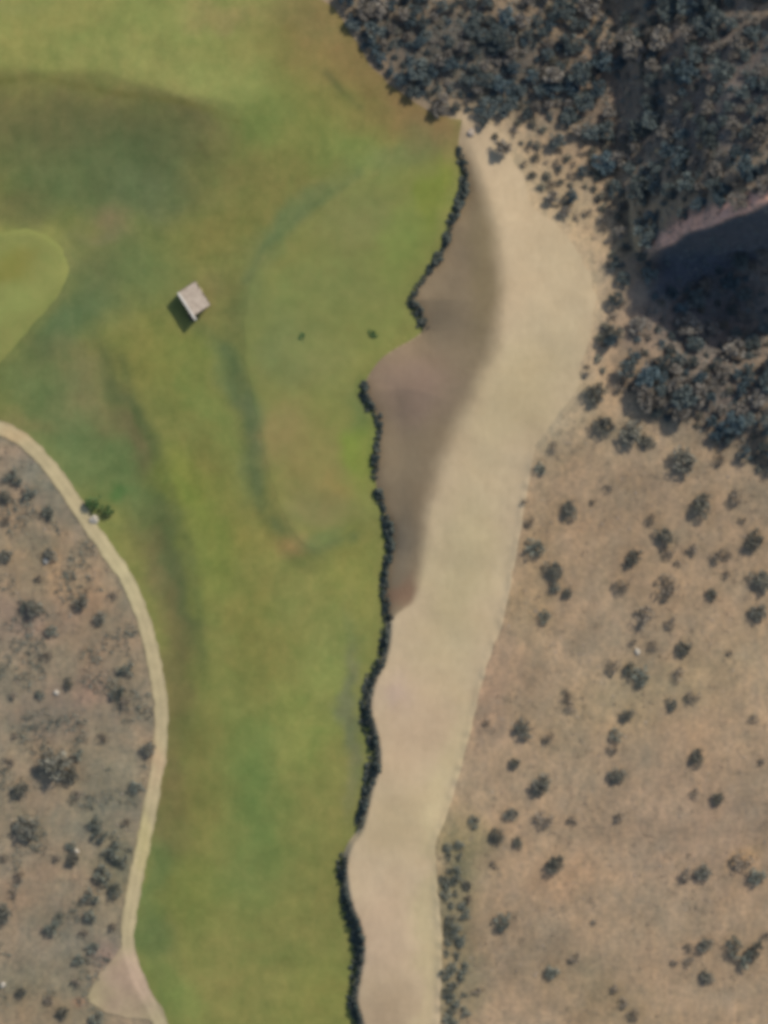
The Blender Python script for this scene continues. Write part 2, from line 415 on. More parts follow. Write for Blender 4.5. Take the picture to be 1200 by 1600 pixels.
DB = [(950, 250, 130, 90, 30, (160, 138, 110), .8), (930, 380, 110, 60, 50, (180, 158, 124), .9), (960, 520, 70, 110, 0, (184, 152, 118), .8), (860, 300, 80, 90, 40, (170, 150, 118), .8), (880, 680, 90, 60, 0, (160, 142, 112), .7),
      (1110, 345, 110, 14, -24, (206, 158, 130), .9), (1020, 390, 50, 14, -24, (190, 156, 128), .8),  # pink blobs put the ridge line's sunlight into the soil colour
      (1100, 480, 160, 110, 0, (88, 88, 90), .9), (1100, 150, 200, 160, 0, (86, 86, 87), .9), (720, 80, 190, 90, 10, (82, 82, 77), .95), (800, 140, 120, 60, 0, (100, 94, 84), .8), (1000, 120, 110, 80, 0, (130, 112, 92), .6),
      (1130, 620, 90, 60, 20, (98, 94, 90), .8),  # ground below the scarp, darkened to carry its shade
      (840, 900, 40, 160, 10, (152, 134, 102), .7), (760, 1080, 60, 90, 10, (154, 130, 106), .8), (1000, 830, 190, 120, 0, (156, 134, 106), .7), (1010, 1080, 170, 60, -20, (152, 138, 106), .6), (1060, 1130, 60, 30, 0, (156, 130, 102), .4),
      (960, 1010, 130, 60, 0, (152, 134, 108), .6), (880, 1370, 60, 40, 20, (160, 130, 100), .3), (720, 1330, 50, 60, 0, (140, 128, 92), .8), (710, 1460, 44, 160, 0, (122, 118, 90), .85), (820, 1500, 120, 80, 30, (144, 124, 100), .6),
      (1100, 1300, 160, 110, 0, (148, 128, 106), .7), (1080, 1500, 160, 70, -30, (152, 132, 106), .7), (940, 1560, 120, 50, 30, (142, 126, 98), .7), (1160, 1340, 30, 14, -40, (176, 146, 104), .45),
      (60, 760, 90, 60, 45, (124, 116, 102), .8), (60, 740, 40, 20, 30, (112, 120, 108), .6), (60, 880, 110, 60, 30, (148, 128, 100), .7), (60, 980, 90, 50, 0, (134, 118, 106), .7), (130, 1000, 70, 70, 0, (140, 120, 96), .7), (110, 1110, 90, 60, 0, (140, 118, 104), .8),
      (170, 1190, 60, 60, 0, (142, 130, 106), .7), (150, 1290, 60, 60, 30, (126, 122, 104), .8), (190, 1360, 40, 60, 0, (112, 110, 88), .8), (60, 1400, 80, 60, 0, (138, 122, 102), .7), (110, 1480, 70, 60, 20, (126, 120, 104), .7), (60, 1560, 100, 50, 0, (124, 114, 92), .7), (120, 1560, 16, 12, 0, (176, 126, 96), .7), (180, 1500, 30, 30, 0, (138, 116, 112), .6)]
def soil_tone(x, y):
    left = 1 - ss(330, 560, x / PX + 600 + 120 * fbm(x, y, 12, 3, 97))[:, None]
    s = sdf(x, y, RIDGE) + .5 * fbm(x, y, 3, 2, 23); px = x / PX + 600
    rock_shade = (ss(-9, -6.5, s) * (1 - ss(-.9, -.2, s)) * ss(1000, 1040, px) * (1 - ss(1500, 1700, px)))[:, None]  # scarp face rock, its colour darkened to carry the scarp's shade
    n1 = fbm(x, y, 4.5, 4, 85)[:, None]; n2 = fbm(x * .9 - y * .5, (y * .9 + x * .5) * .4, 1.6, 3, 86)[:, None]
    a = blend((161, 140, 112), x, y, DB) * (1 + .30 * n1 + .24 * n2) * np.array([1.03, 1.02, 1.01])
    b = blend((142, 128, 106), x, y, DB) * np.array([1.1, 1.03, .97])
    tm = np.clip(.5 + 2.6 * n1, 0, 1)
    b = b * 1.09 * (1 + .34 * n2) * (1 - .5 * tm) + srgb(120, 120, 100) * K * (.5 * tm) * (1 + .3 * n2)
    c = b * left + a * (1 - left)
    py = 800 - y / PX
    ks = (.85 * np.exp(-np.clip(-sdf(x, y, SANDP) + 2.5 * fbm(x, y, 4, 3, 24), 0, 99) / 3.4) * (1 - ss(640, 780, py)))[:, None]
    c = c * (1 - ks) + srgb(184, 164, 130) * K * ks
    lit_rim = (ss(-.9, -.2, s) * (1 - ss(1.2, 2.4, s)) * ss(1000, 1040, px) * (1 - ss(1300, 1500, px)))[:, None] * .85  # bright strip painting sunlight along the scarp edge
    c = c * (1 - lit_rim) + srgb(228, 176, 150) * K * lit_rim
    return c * (1 - rock_shade) + srgb(84, 86, 90) * K * rock_shade

# ------------------------------------------------------------------ ground, one sheet out to the horizon
fx = np.concatenate([-ox[::-1], gx, ox]); fy = np.concatenate([-oy[::-1], gy, oy])
FX, FY = np.meshgrid(fx, fy)
FZ = H(FX, FY)
nyy, nxx = FX.shape
a = (np.arange(nyy - 1)[:, None] * nxx + np.arange(nxx - 1)[None, :]).ravel()
F = np.stack([a, a + 1, a + nxx + 1, a + nxx], 1)
me = mesh_np('ground', np.stack([FX.ravel(), FY.ravel(), FZ.ravel()], 1), F.ravel(), np.full(len(F), 4))
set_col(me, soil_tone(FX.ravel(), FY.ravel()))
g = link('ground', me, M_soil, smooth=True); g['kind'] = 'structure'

edge_n = .5 * fbm(X, Y, 1.6, 2, 71)
gn = .9 * fbm(X, Y, 3, 3, 72)
dwg = segdist(X, Y, wall_w)
Mg = sdf(X, Y, GRASSP) + np.where(dwg < 2.0, 0, gn)
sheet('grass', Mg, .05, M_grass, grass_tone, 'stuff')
Ms = sdf(X, Y, SANDP) + np.where(dwg < 1.2, 0, edge_n * .9 + (Y > 10) * 1.6 * fbm(X, Y, 2.5, 3, 77))
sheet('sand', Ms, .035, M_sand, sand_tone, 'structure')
pw = W(PATHL)
Mp = 1.12 - segdist(X, Y, pw) + .6 * fbm(X, Y, 1.3, 3, 73)
Mp = np.maximum(Mp, sdf(X, Y, CLEAR) + 1.2 * fbm(X, Y, 2.5, 3, 74))
sheet('path', Mp, .09, M_path, path_tone, 'structure')
def mown_tone(x, y): return grass_tone(x, y) * np.array([1.0, 1.01, .99])
def lobe_tone(x, y): return np.array([1.03, .98, .97]) * (1 + .14 * fbm(x, y, 3, 3, 93))[:, None] * blend((130, 135, 76), x, y, [(10, 420, 50, 20, -30, (128, 126, 62), .7), (20, 470, 70, 20, -35, (140, 148, 84), .6)])
sheet('fairway', np.minimum(sdf(X, Y, LOBE) + .8 * fbm(X, Y, 2, 3, 75), Mg - .1), .075, M_mown, lobe_tone, 'structure')
sheet('putting_green', np.minimum(sdf(X, Y, GREEN) - .8 + .8 * fbm(X, Y, 2, 3, 76), dwg - 1.6), .075, M_mown, mown_tone, 'structure')

# ------------------------------------------------------------------ plant, rock and stone builders
def leaf_mat(name, c1, c2, trans=.15):
    m, t, b = mat_new(name, .8, .15)
    oi = N(t, 'ShaderNodeObjectInfo'); geo = N(t, 'ShaderNodeNewGeometry')
    n = noise(t, 1.7, 3, .6, 0, geo.outputs['Position'])
    rp = N(t, 'ShaderNodeValToRGB')
    rp.color_ramp.elements[0].position = .35; rp.color_ramp.elements[1].position = .65
    rp.color_ramp.elements[0].color = (*c1, 1); rp.color_ramp.elements[1].color = (*c2, 1)
    t.links.new(n.outputs[0], rp.inputs[0])
    hs = N(t, 'ShaderNodeHueSaturation')
    mr = N(t, 'ShaderNodeMapRange'); mr.inputs[3].default_value = .75; mr.inputs[4].default_value = 1.3
    t.links.new(oi.outputs['Random'], mr.inputs[0]); t.links.new(mr.outputs[0], hs.inputs['Value'])
    t.links.new(rp.outputs[0], hs.inputs['Color']); t.links.new(hs.outputs[0], b.inputs['Base Color'])
    return m
L_dark = leaf_mat('dark olive leaves', (.085, .083, .062), (.15, .138, .105))
L_brown = leaf_mat('dry twiggy leaves', (.125, .1, .072), (.21, .172, .125))
L_grey = leaf_mat('grey green leaves', (.085, .095, .075), (.15, .155, .12))
L_green = leaf_mat('fresh green leaves', (.045, .09, .03), (.08, .13, .045))
L_thick = leaf_mat('thicket leaves', (.05, .064, .062), (.105, .122, .108))
L_thickb = leaf_mat('thicket dry leaves', (.11, .098, .08), (.18, .158, .125))
L_thickg = leaf_mat('thicket blue green leaves', (.036, .055, .06), (.08, .105, .105))
M_bark, t_, b_ = mat_new('bark', .9)
n_ = noise(t_, 8, 4); rp_ = N(t_, 'ShaderNodeValToRGB')
rp_.color_ramp.elements[0].color = (.06, .045, .033, 1); rp_.color_ramp.elements[1].color = (.16, .13, .1, 1)
t_.links.new(n_.outputs[0], rp_.inputs[0]); t_.links.new(rp_.outputs[0], b_.inputs['Base Color'])

def foliage_mesh(name, seed, rad, hgt, nclump, nleaf, leaf, flat=.0, spread=1.0):
    r = np.random.default_rng(seed)
    V = []; n = 0
    ca = r.uniform(0, 2 * np.pi, nclump); cr = rad * .78 * np.sqrt(r.uniform(0, 1, nclump)) * spread
    lob = 1 + .16 * np.sin(ca * 2 + r.uniform(0, 6)) + .2 * np.sin(ca * 3 + r.uniform(0, 6))
    cr *= lob
    cx, cy = cr * np.cos(ca), cr * np.sin(ca)
    cz = hgt * (.35 + .5 * np.sqrt(np.clip(1 - (cr / (rad * 1.3)) ** 2, 0, 1)) * r.uniform(.65, 1.1, nclump))
    cs = rad * r.uniform(.16, .36, nclump)
    for k in range(nclump):
        m = nleaf
        d = r.normal(size=(m, 3)); d /= np.linalg.norm(d, axis=1)[:, None]
        d *= (cs[k] * r.uniform(.45, 1.05, m) ** .6)[:, None]
        d[:, 2] *= .75
        p = np.array([cx[k], cy[k], cz[k]]) + d
        p[:, 2] = np.clip(p[:, 2], .05, None)
        u = r.normal(size=(m, 3)); u /= np.linalg.norm(u, axis=1)[:, None]
        q = r.normal(size=(m, 3)); v = np.cross(u, q); v /= np.linalg.norm(v, axis=1)[:, None]
        s = (leaf * r.uniform(.6, 1.4, m))[:, None]
        V.append(np.stack([p - u * s, p - v * s * .5, p + u * s, p + v * s * .5], 1).reshape(-1, 3))
    V = np.concatenate(V); nf = len(V) // 4
    return mesh_np(name, V, np.arange(nf * 4), np.full(nf, 4))

def stems_mesh(name, seed, rad, hgt, ns, thick):
    r = np.random.default_rng(seed + 999)
    V = []; Fs = []
    for k in range(ns):
        a = r.uniform(0, 6.28); rr = rad * r.uniform(.2, .75)
        pts = [np.array([0, 0, -.25]), np.array([rr * .3 * math.cos(a), rr * .3 * math.sin(a), hgt * .35]), np.array([rr * math.cos(a + .3), rr * math.sin(a + .3), hgt * r.uniform(.65, .85)])]
        base = len(V)
        for j, p in enumerate(pts):
            tr = thick * (1, .7, .25)[j]
            for q in range(5):
                V.append(p + np.array([math.cos(q * 1.2566) * tr, math.sin(q * 1.2566) * tr, 0]))
        for j in range(2):
            for q in range(5):
                Fs.append((base + j * 5 + q, base + j * 5 + (q + 1) % 5, base + j * 5 + 5 + (q + 1) % 5, base + j * 5 + 5 + q))
    me = bpy.data.meshes.new(name); me.from_pydata([tuple(v) for v in V], [], Fs); me.update()
    return me

def plant(name, label, cat, group, leafmat, seed, rad, hgt, nclump, nleaf, leaf, ns, thick, parts=('foliage', 'stem')):
    root = bpy.data.objects.new(name, None); root.empty_display_size = .3
    C.objects.link(root)
    root['label'] = label; root['category'] = cat
    if group: root['group'] = group
    f = link(parts[0], foliage_mesh(parts[0], seed, rad, hgt, nclump, nleaf, leaf), leafmat, root)
    s = link(parts[1], stems_mesh(parts[1], seed, rad, hgt, ns, thick), M_bark, root)
    return root

def copy_tree(o):
    c = o.copy(); C.objects.link(c)
    for ch in o.children:
        k = ch.copy(); C.objects.link(k); k.parent = c
    return c

class Proto:
    """first use takes the prototype itself, later uses take copies"""
    def __init__(s, *a, **k): s.o = plant(*a, **k); s.used = False
    def put(s, px, py, scale, zs, label, group, rot=None, sink=.05):
        o = s.o if not s.used else copy_tree(s.o)
        s.used = True
        x, y, z = ground_at(px, py)
        o.location = (x, y, z - sink)
        o.rotation_euler = (0, 0, random.uniform(0, 6.28) if rot is None else rot)
        o.scale = (scale, scale, zs)
        o['label'] = label
        if group: o['group'] = group
        elif 'group' in o.keys(): del o['group']
        return o

def mk(kind, mat, n, seed0, **k):
    return [Proto(kind, 'shrub', k.get('cat', 'shrub'), 'x', mat, seed0 + i, 1.0, k['h'], k['nc'], k['nl'], k['leaf'], k.get('ns', 5), k.get('th', .05), k.get('parts', ('foliage', 'stem'))) for i in range(n)]
P_dark = mk('desert_shrub', L_dark, 4, 100, h=.75, nc=30, nl=22, leaf=.11)
P_brown = mk('desert_shrub', L_brown, 4, 200, h=.7, nc=18, nl=18, leaf=.1)
P_grey = mk('desert_shrub', L_grey, 4, 300, h=.7, nc=18, nl=22, leaf=.11)
P_green = mk('green_bush', L_green, 2, 400, h=.8, nc=22, nl=28, leaf=.11)
SH = {'d': (P_dark, 'dark olive'), 'b': (P_brown, 'dry brown'), 'g': (P_grey, 'grey-green')}

ORD = ['first', 'second', 'third', 'fourth', 'fifth', 'sixth', 'seventh', 'eighth', 'ninth', 'tenth', 'eleventh', 'twelfth', 'thirteenth', 'fourteenth', 'fifteenth', 'sixteenth', 'seventeenth', 'eighteenth', 'nineteenth', 'twentieth']

# every shrub of the open plain east of the sand: px, py, diameter in px, tone
RS = [(962, 518, 32, 'd'), (930, 612, 44, 'd'), (944, 665, 42, 'd'), (985, 678, 48, 'd'), (1010, 690, 30, 'd'), (968, 600, 30, 'b'), (1068, 720, 52, 'd'), (843, 732, 26, 'g'), (866, 700, 24, 'b'), (889, 796, 34, 'd'),
      (950, 762, 18, 'b'), (818, 785, 14, 'b'), (925, 784, 14, 'b'), (834, 856, 40, 'g'), (868, 890, 38, 'd'), (868, 918, 22, 'g'), (886, 926, 20, 'd'), (852, 962, 26, 'g'), (828, 815, 22, 'b'), (1095, 788, 44, 'd'),
      (1150, 775, 34, 'b'), (1125, 716, 26, 'b'), (1018, 812, 22, 'b'), (1040, 836, 36, 'd'), (1046, 862, 28, 'b'), (990, 870, 32, 'd'), (974, 914, 32, 'b'), (1042, 914, 46, 'b'), (1084, 858, 26, 'b'), (1125, 866, 28, 'b'), (1138, 866, 20, 'b'),
      (1180, 846, 40, 'd'), (1135, 898, 18, 'b'), (1112, 928, 24, 'd'), (1160, 812, 16, 'b'), (1187, 955, 36, 'd'), (1192, 905, 44, 'd'), (1006, 962, 42, 'b'), (1050, 972, 26, 'b'), (990, 1004, 16, 'b'), (1022, 1010, 24, 'b'), (1070, 1013, 32, 'd'),
      (958, 1040, 30, 'b'), (1000, 1055, 40, 'g'), (985, 1046, 28, 'g'), (1060, 1054, 28, 'b'), (1052, 1100, 24, 'd'), (1084, 1087, 28, 'b'), (885, 1086, 24, 'b'), (892, 1106, 24, 'b'), (980, 1116, 26, 'd'), (962, 1150, 26, 'g'), (957, 1170, 22, 'b'),
      (817, 1138, 36, 'd'), (858, 1152, 22, 'b'), (806, 1192, 22, 'd'), (846, 1224, 40, 'd'), (964, 1210, 34, 'd'), (1088, 1182, 32, 'd'), (1178, 1122, 20, 'b'), (1086, 1240, 22, 'b'), (1121, 1246, 26, 'd'), (799, 1272, 28, 'd'), (850, 1278, 38, 'b'), (895, 1283, 22, 'b'), (967, 1277, 24, 'b'),
      (742, 1282, 24, 'g'), (778, 1304, 30, 'd'), (808, 1316, 22, 'd'), (868, 1350, 38, 'd'), (730, 1383, 20, 'd'), (732, 1405, 18, 'b'), (784, 1438, 38, 'g'), (862, 1518, 30, 'g'), (898, 1496, 24, 'b'), (928, 1440, 16, 'b'),
      (1100, 1361, 34, 'd'), (1074, 1364, 28, 'b'), (1160, 1344, 40, 'b'), (1182, 1368, 38, 'g'), (1102, 1476, 30, 'd'), (1076, 1480, 20, 'b'), (1076, 1502, 22, 'b'), (1103, 1526, 28, 'd'), (1148, 1476, 36, 'g'), (1180, 1484, 34, 'd'), (1162, 1500, 36, 'g'), (1196, 1462, 20, 'b'),
      (1055, 1502, 16, 'b'), (745, 1548, 18, 'b'), (960, 1544, 22, 'b'), (974, 1566, 22, 'b'), (990, 1584, 24, 'b'), (1060, 880, 16, 'b'), (772, 1350, 16, 'b'), (1190, 1190, 18, 'b'), (760, 1130, 14, 'b'), (1140, 1020, 14, 'b')]
ROWS = [(500, 640, 'just below the thicket'), (640, 750, 'under the thicket corner'), (750, 830, 'midway up the photo'), (830, 890, 'a little below mid photo'), (890, 940, 'nine sixteenths down the photo'),
        (940, 1030, 'three fifths down the photo'), (1030, 1090, 'two thirds down the photo'), (1090, 1160, 'seven tenths down the photo'), (1160, 1230, 'three quarters down the photo'), (1230, 1300, 'four fifths down the photo'),
        (1300, 1380, 'five sixths down the photo'), (1380, 1490, 'nine tenths down the photo'), (1490, 1601, 'along the bottom edge')]
def size_word(d): return 'large' if d >= 40 else 'medium' if d >= 27 else 'small' if d >= 19 else 'tiny'
SEEN = 0
for (y0, y1, where) in ROWS:
    row = sorted([s for s in RS if y0 <= s[1] < y1])
    for i, (px, py, d, t) in enumerate(row):
        pr, tone = SH[t]
        r = d * PX / 2 * .9
        lab = f"{size_word(d)} {tone} shrub, {ORD[i]} from the sand in the row {where}"
        pr[(i * 3 + int(py)) % 4].put(px, py, r, r * random.uniform(.8, 1.1), lab, 'shrubs on the tan plain right of the sand')

# shrubs on the rough ground west of the path
LS = [(20, 745, 34, 'g'), (45, 770, 26, 'g'), (10, 775, 24, 'd'), (75, 800, 26, 'g'), (12, 868, 26, 'd'), (78, 866, 26, 'd'), (10, 812, 20, 'b'), (52, 950, 32, 'd'), (38, 944, 24, 'g'), (128, 941, 28, 'd'), (156, 966, 26, 'd'), (82, 985, 26, 'g'), (108, 1068, 20, 'd'),
      (74, 1024, 20, 'b'), (22, 1085, 20, 'b'), (64, 1085, 20, 'g'), (60, 904, 18, 'b'), (200, 1045, 30, 'g'), (185, 1082, 26, 'g'), (160, 1152, 20, 'b'), (196, 1096, 22, 'b'), (176, 930, 18, 'b'), (85, 1195, 60, 'd'), (112, 1208, 34, 'd'), (122, 1180, 22, 'g'), (232, 1168, 28, 'd'), (32, 1232, 34, 'd'), (14, 1190, 22, 'b'),
      (46, 1292, 50, 'd'), (6, 1424, 38, 'd'), (212, 1228, 26, 'g'), (150, 1288, 30, 'g'), (158, 1306, 28, 'g'), (116, 1342, 26, 'd'), (112, 1322, 22, 'g'), (90, 1340, 18, 'b'), (192, 1344, 26, 'g'), (176, 1330, 34, 'g'), (160, 1368, 34, 'g'), (140, 1400, 30, 'g'), (182, 1392, 30, 'g'), (142, 1430, 26, 'g'), (80, 1450, 30, 'g'), (90, 1436, 20, 'g'),
      (145, 1482, 26, 'g'), (122, 1500, 24, 'g'), (130, 1458, 18, 'b'), (35, 1548, 20, 'd'), (76, 1562, 22, 'b'), (98, 1582, 24, 'd'), (150, 1594, 30, 'g'), (20, 1395, 18, 'b'), (30, 1370, 20, 'b'), (6, 1340, 16, 'b'), (120, 1535, 20, 'b'), (176, 1448, 20, 'b'), (196, 1285, 18, 'b'), (120, 1240, 18, 'b'), (24, 1150, 16, 'b')]
ROWL = [(700, 830, 'below the path bend'), (830, 1000, 'a third of the way down'), (1000, 1120, 'at mid height'), (1120, 1240, 'by the big bush'), (1240, 1330, 'below the big bush'), (1330, 1420, 'above the fork'),
        (1420, 1520, 'beside the fork'), (1520, 1601, 'along the bottom edge')]
for (y0, y1, where) in ROWL:
    row = sorted([s for s in LS if y0 <= s[1] < y1])
    for i, (px, py, d, t) in enumerate(row):
        pr, tone = SH[t]
        r = d * PX / 2 * .95
        lab = f"{size_word(d)} {tone} shrub left of path, {ORD[i]} from left {where}"
        pr[(i * 3 + int(py)) % 4].put(px, py, r, r * random.uniform(.8, 1.1), lab, 'shrubs on the rough ground left of the path')

P_green[0].put(146, 784, 1.35, 1.7, 'dark green bush at the path edge, nearer the pale boulder', None)
P_green[1].put(168, 798, 1.15, 1.5, 'dark green bush standing in grass, right one of the pair by the path', None)
o = P_green[0].put(472, 527, .75, .3, 'low olive tuft alone on the raised green', None)
o = P_green[1].put(582, 523, .85, .4, 'small round bush on the green left of the sand bay', None)
for o_, m_ in ():
    pass

# fringe of grey scrub along the lower road edge of the sand
k = 0
for py in range(1325, 1600, 15):
    for j in range(2):
        px = 698 + random.uniform(-5, 6) + j * random.uniform(12, 26) + (5 if py > 1400 else 0)
        d = random.uniform(12, 24)
        P_grey[k % 4].put(px, py + random.uniform(-7, 7), d * PX / 2, d * PX / 2 * .9, 'grey-green scrub in the band hugging the lower right edge of the sand', 'scrub fringe along the sand'); k += 1

# ------------------------------------------------------------------ thicket on the hill
def tk(mat, n, s0, **k): return mk('thicket_tree', mat, n, s0, h=1.15, nc=26, nl=24, leaf=.13, ns=4, th=.09, parts=('crown', 'trunk'), cat='tree', **k)
P_t = tk(L_thick, 4, 500); P_tb = tk(L_thickb, 3, 600); P_tg = tk(L_thickg, 3, 700)
THICK = np.array([(528, -60), (548, 40), (580, 92), (625, 138), (690, 176), (760, 172), (815, 178), (868, 185), (905, 215), (960, 235), (990, 330), (1000, 400), (1012, 470), (985, 530), (975, 600), (1010, 640),
          (1060, 660), (1120, 690), (1200, 745), (1300, 760), (1300, -60)], float)
SPARSE = np.array([(700, 172), (840, 190), (960, 240), (985, 330), (975, 470), (950, 590), (905, 600), (940, 500), (960, 440), (930, 360), (860, 320), (820, 260)], float)
DARKZ = [(1105, 430, 75, 60)]
pts = []
tries = 0
while tries < 14000:
    tries += 1
    px, py = random.uniform(535, 1215), random.uniform(-15, 750)
    p1 = inside(np.array([px]), np.array([py]), THICK)[0]
    p2 = inside(np.array([px]), np.array([py]), SPARSE)[0]
    if not (p1 or p2): continue
    if p2 and not p1 and random.random() < .8: continue
    rg = sdf(np.array([(px - 600) * PX]), np.array([(800 - py) * PX]), RIDGE)[0]
    if px > 1015 and -6.5 < rg < 2.4 and py < 560: continue
    sz = random.choice([.55, .7, .85, 1.0, 1.2, 1.5])
    if px > 780 and fbm(np.array([px * .1]), np.array([py * .1]), 5, 3, 94)[0] > .21: continue
    dmin = 15 if px < 900 and py < 190 else 18.5
    if px > 1020 and py > 300 and py < 560: dmin = 21
    if p2 and not p1: dmin = 28
    dmin *= .45 + .55 * sz
    if any((px - a) ** 2 + (py - b) ** 2 < dmin * dmin for a, b, _ in pts): continue
    pts.append((px, py, sz))
big = sorted(pts, key=lambda q: -q[2])
keep = big[:298]; small = big[298:560]
def zone(px, py):
    if px < 900 and py < 200: return 'tree in the dense dark thicket above the sand tip', 'trees of the thicket above the sand tip'
    rg = sdf(np.array([(px - 600) * PX]), np.array([(800 - py) * PX]), RIDGE)[0]
    if rg > 0 and py < 420: return 'tree on the rocky hillside above the pink scarp edge', 'trees on the hillside above the scarp'
    return 'tree on the slope below the shadowed scarp', 'trees on the slope below the scarp'
for i, (px, py, s) in enumerate(keep):
    lab, grp = zone(px, py)
    u = random.random()
    if u < .42: P, word = P_t[i % 4], 'dull olive '
    elif u < .74: P, word = P_tb[i % 3], 'pale greyish brown '
    else: P, word = P_tg[i % 3], 'dark blue-green '
    r = 1.22 * s * (1.15 if px > 900 else 1)
    P.put(px, py, r, r ** .7 * random.uniform(.9, 1.35), word + lab, grp + ', ' + word.strip())
P_s = [Proto('thicket_shrub', 'shrub', 'shrub', 'x', m_, 800 + i, 1.0, .8, 20, 22, .12, 4, .06) for i, m_ in enumerate((L_thick, L_thickb, L_thickg, L_dark))]
for i, (px, py, s) in enumerate(small):
    k = random.choice([0, 0, 1, 1, 2, 3]); word = ('dull grey olive', 'pale greyish brown', 'dark blue-green', 'dark olive')[k]
    lab, grp = zone(px, py)
    where = {'t': 'between trees'}['t'] + lab[4:].replace(' in the', ' of the').replace(' on the', ' of the')
    P_s[k].put(px, py, 1.25 * s, 1.1 * s, 'small ' + word + ' shrub ' + where, 'small ' + word + ' shrubs' + grp[5:])
print('thicket', len(pts), 'kept', len(keep))

SM = []
while len(SM) < 60:
    px, py = random.uniform(790, 1000), random.uniform(185, 640)
    if not inside(np.array([px]), np.array([py]), SPARSE)[0]: continue
    if sdf(np.array([(px - 600) * PX]), np.array([(800 - py) * PX]), SANDP)[0] > -.5: continue
    if any((px - a) ** 2 + (py - b) ** 2 < 144 for a, b in SM + [(q[0], q[1]) for q in keep]): continue
    SM.append((px, py))
for i, (px, py) in enumerate(SM):
    t = 'bgbd'[i % 4]; d = random.uniform(9, 19)
    SH[t][0][i % 4].put(px, py, d * PX / 2, d * PX / 2, 'little ' + SH[t][1] + ' shrub in the pale soil between upper sand and thicket', 'little ' + SH[t][1] + ' shrubs beside the upper sand')

# ------------------------------------------------------------------ undergrowth, dry tufts, stones (uncountable)
def scatter_tufts(name, label, mat, P, size, nl, seed):
    r = np.random.default_rng(seed)
    x = np.array([p[0] for p in P]); y = np.array([p[1] for p in P]); z = H(x, y)
    V = []
    for k in range(nl):
        s = size * r.uniform(.5, 1.3, len(x))
        u = r.normal(size=(len(x), 3)); u[:, 2] = np.abs(u[:, 2]) * .7; u /= np.linalg.norm(u, axis=1)[:, None]
        q = r.normal(size=(len(x), 3)); v = np.cross(u, q); v /= np.linalg.norm(v, axis=1)[:, None]
        c = np.stack([x + r.normal(0, size * .8, len(x)), y + r.normal(0, size * .8, len(x)), z + size * .4], 1)
        s = s[:, None]
        V.append(np.stack([c - u * s * .5, c - v * s * .3, c + u * s * .8, c + v * s * .3], 1).reshape(-1, 3))
    V = np.concatenate(V)
    me = mesh_np(name, V, np.arange(len(V)), np.full(len(V) // 4, 4))
    o = link(name, me, mat); o['kind'] = 'stuff'; o['label'] = label
    return o
def sample(n, x0, x1, y0, y1, test, clump=None, seed=1):
    r = np.random.default_rng(seed)
    px = r.uniform(x0, x1, n); py = r.uniform(y0, y1, n)
    x = (px - 600) * PX; y = (800 - py) * PX
    k = test(px, py, x, y)
    return list(zip(x[k], y[k]))
def on_soil(px, py, x, y):
    return (sdf(x, y, GRASSP) < -.4) & (sdf(x, y, SANDP) < -.5) & (segdist(x, y, pw) > 1.5) & ~inside(x, y, CLEAR)
def clumpy(px, py, x, y): return on_soil(px, py, x, y) & (fbm(x, y, 5, 3, 91) > -.02)
thick_t = lambda px, py, x, y: on_soil(px, py, x, y) & inside(px, py, THICK)
scatter_tufts('dry_grass', 'thin dry tufts scattered over the bare soil', L_brown, sample(9000, -60, 1260, 150, 1660, clumpy, seed=3), .22, 4, 5)
scatter_tufts('undergrowth', 'low dark undergrowth between the trees of the thicket', L_thick, sample(9000, 530, 1260, -60, 760, thick_t, seed=4), .32, 5, 6)
scatter_tufts('ground_cover', 'grey-green ground cover on the rough soil left of the path', L_grey, sample(9000, -60, 300, 640, 1660, lambda a, b, c, d: clumpy(a, b, c, d) & (fbm(c, d, 6, 2, 92) > -.05), seed=8), .3, 5, 7)

def rock_verts(r, rad, sq=.65):
    t = (1 + 5 ** .5) / 2
    v = np.array([(-1, t, 0), (1, t, 0), (-1, -t, 0), (1, -t, 0), (0, -1, t), (0, 1, t), (0, -1, -t), (0, 1, -t), (t, 0, -1), (t, 0, 1), (-t, 0, -1), (-t, 0, 1)], float)
    v /= np.linalg.norm(v[0])
    v *= r.uniform(.75, 1.2, (12, 1))
    a = r.uniform(0, 6.28); c, s = math.cos(a), math.sin(a)
    v = v @ np.array([[c, -s, 0], [s, c, 0], [0, 0, 1]])
    v *= np.array([r.uniform(.8, 1.3), r.uniform(.75, 1.1), sq]) * rad
    return v
ICO = [(0, 11, 5), (0, 5, 1), (0, 1, 7), (0, 7, 10), (0, 10, 11), (1, 5, 9), (5, 11, 4), (11, 10, 2), (10, 7, 6), (7, 1, 8), (3, 9, 4), (3, 4, 2), (3, 2, 6), (3, 6, 8), (3, 8, 9), (4, 9, 5), (2, 4, 11), (6, 2, 10), (8, 6, 7), (9, 8, 1)]
def rocks_mesh(name, items, seed, sq=.65):
    r = np.random.default_rng(seed); V = []; Fl = []
    for (x, y, z, rad) in items:
        b = len(V) * 12
        V.append(rock_verts(r, rad, sq) + np.array([x, y, z]))
        Fl.append(np.array(ICO) + b)
    return mesh_np(name, np.concatenate(V), np.concatenate(Fl).ravel(), np.full(20 * len(V), 3))

